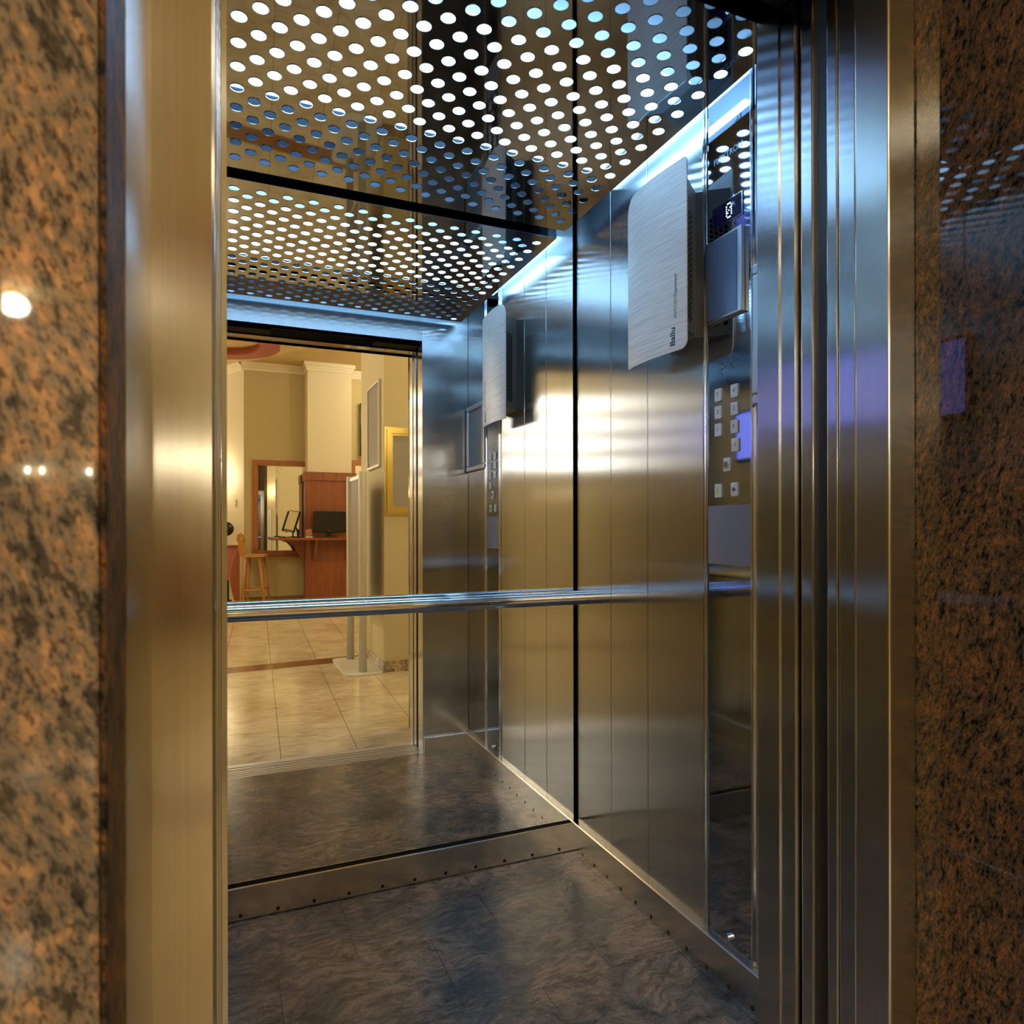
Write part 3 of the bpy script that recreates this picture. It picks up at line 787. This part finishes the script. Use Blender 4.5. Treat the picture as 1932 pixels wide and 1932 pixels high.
# framed wall mirrors
def wall_mirror(x0, x1, z0, z1, label):
    w = thing('framed_mirror', ((x0+x1)/2, -7.15, z0), label, 'mirror')
    f = .085
    struct('frame', B().box(x0, x1, -7.15, -7.11, z0, z0+f, .006).box(x0, x1, -7.15, -7.11, z1-f, z1, .006).box(x0, x0+f, -7.15, -7.11, z0+f, z1-f, .006).box(x1-f, x1, -7.15, -7.11, z0+f, z1-f, .006), M['frame_wood'], w)
    struct('glass', B().box(x0+f, x1-f, -7.15, -7.142, z0+f, z1-f), M['mirror'], w)
    struct('shelf', B().box(x0+.14, x1, -7.11, -7.035, z0-.03, z0-.005, .004), M['frame_wood'], w)
wall_mirror(.412, 1.40, .715, 2.235, 'wood-framed wall mirror beside the cherry wood pillar, nearer the desk')
wall_mirror(1.93, 3.0, .715, 2.285, 'wood-framed wall mirror hung below the dark wall screen')
tv = thing('wall_screen', (2.5, -7.15, 2.36), 'dark flat screen hung high on the far lobby wall', 'screen')
struct('casing', B().box(2.095, 3.0, -7.15, -7.08, 2.36, 3.24, .006), M['gloss_black'], tv)
struct('screen', B().box(2.13, 2.965, -7.08, -7.078, 2.40, 3.20), M['screen_dark'], tv)
# light switch and cables
sw = B().box(0, .07, 0, .012, 0, .09, .004)
tag(B().join(sw, Matrix.Translation((.155, -7.42, 1.53)) @ Matrix.Rotation(math.radians(63.3), 4, 'Z')).build('light_switch', M['cream']), 'small cream light switch on the angled wall', 'switch')

# sconces: twin candle wall lamps
def sconce(x, y, z, rz, label, group=None, power=1):
    t = thing('wall_sconce', (x, y, z), label, 'wall lamp', group)
    R_ = Matrix.Translation((x, y, z)) @ Matrix.Rotation(rz, 4, 'Z')      # faces local +Y
    def J(bb): return B().join(bb, R_)
    struct('backplate', J(B().tube([(0, 0, 0), (0, .012, 0), (0, .02, 0)], [.05, .05, .03], 20)), M['brass'], t)
    for sx in (-.075, .075):
        struct('arm', J(B().tube([(0, .015, 0), (sx*.5, .06, -.05), (sx, .10, -.03), (sx, .10, .02)], .006, 10)), M['brass'], t)
        struct('candle', J(B().lathe((sx, .10, .02), [(.020, 0), (.022, .006), (.011, .008), (.011, .07), (.009, .072)], 14)), M['cream'], t)
        struct('bulb', J(B().ball((sx, .10, .122), .021, .021, .045, 14)), M['bulb_bright' if power > 1 else 'bulb'], t)
    return t
sconce(1.30, .452, 2.0, PI, 'twin candle wall sconce on the lobby wall right of the lift doorway')
sconce(-.05, -7.83, 1.88, math.radians(63.3), 'twin candle wall sconce on the pale angled wall', None, 2)
for i, (y, lab) in enumerate(((-2.2, 'twin candle sconce added unseen on the long left lobby wall, nearest the lift'), (-7.2, 'twin candle sconce added unseen on the long left lobby wall, farthest from the lift'))):
    sconce(-4.0, y, 2.1, -PI/2, lab, 'added sconces along the left lobby wall')  # unseen pair, added as bright sources on the left
sconce(-1.5, -9.2, 1.75, 0, 'twin candle wall sconce on the far end wall, nearer the angled wall')
sconce(-2.15, -9.2, 1.75, 0, 'twin candle wall sconce on the far end wall, farther from the angled wall')
sconce(4.2, -4.5, 2.1, PI/2, 'twin candle wall sconce on the right lobby wall')

# unseen glow panel and cross wall, added to reflect white in the car steel
struct('wall_added_cross', B().box(-4.0, -1.40, -4.75, -4.55, 0, LZ), M['plaster_light'])
w1 = struct('glow_panel', B().box(-3.9, -1.5, -4.549, -4.54, 1.95, 3.10), M['glow_panel_light'])
b = B()
for z in (1.95, 2.24, 2.52, 2.81, 3.10): b.box(-3.94, -1.46, -4.54, -4.49, z-.05, z+.05)
for x in (-3.9, -2.7, -1.5): b.box(x-.03, x+.03, -4.539, -4.495, 1.92, 3.13)
struct('glow_panel_bars', b, M['white_metal'], w1)  # added bars, splitting the glow into bands

# opal globes: all but the one near the end wall are added, unseen, to light the lobby
def globe(x, y, lab):
    t = thing('ceiling_lamp', (x, y, LZ-.2), lab, 'ceiling lamp', 'opal ceiling lamps in the lobby')
    struct('mount', B().tube([(x, y, LZ), (x, y, LZ-.05)], .06, 20), M['brass'], t)
    struct('globe', B().ball((x, y, LZ-.175), .14, .14, .125, 24), M['globe'], t)
globe(-1.9, -1.5, 'unseen globe lamp added to light the lobby, nearest the lift on the left')
globe(-1.9, -3.5, 'unseen globe lamp added to light the lobby, before the added glow panel')
globe(2.9, -3.6, 'unseen globe lamp added to light the lobby behind the beige pillar')
globe(-2.1, -8.0, 'opal globe ceiling lamp near the far end wall')
globe(2.9, -6.0, 'unseen globe lamp added to light the lobby before the dark wall screen')
globe(2.9, -.5, 'unseen globe lamp added to light the lobby right of the lift doorway')

# ------------------------------------------------------------------ camera, world, render look
cam = bpy.data.cameras.new('camera'); co = bpy.data.objects.new('camera', cam); COL.objects.link(co)
co.location = (0, 0, 1.1383)
co.rotation_euler = Euler((PI/2, .0016, -.4026), 'XYZ')
cam.sensor_width = 36; cam.lens = 1275.93/1932*36
cam.shift_x = 0; cam.shift_y = (997.93-966)/1932
cam.clip_start = .01; cam.clip_end = 100
cam.dof.use_dof = True; cam.dof.focus_distance = 2.6; cam.dof.aperture_fstop = 9
SC.camera = co
w = bpy.data.worlds.new('world'); SC.world = w; w.use_nodes = True
w.node_tree.nodes['Background'].inputs[0].default_value = (.02, .02, .02, 1)
w.node_tree.nodes['Background'].inputs[1].default_value = .2
vs = SC.view_settings
SC.display_settings.display_device = 'sRGB'
vs.view_transform = 'Standard'; vs.look = 'None'; vs.exposure = 1.0; vs.gamma = 1; vs.use_curve_mapping = False
cy = SC.cycles
cy.max_bounces = 20; cy.glossy_bounces = 16; cy.diffuse_bounces = 4; cy.transmission_bounces = 4
cy.sample_clamp_indirect = 4; cy.sample_clamp_direct = 0
cy.use_denoising = True
try: cy.denoiser = 'OPENIMAGEDENOISE'
except Exception: pass
cy.caustics_reflective = True; cy.caustics_refractive = False
cy.blur_glossy = .3
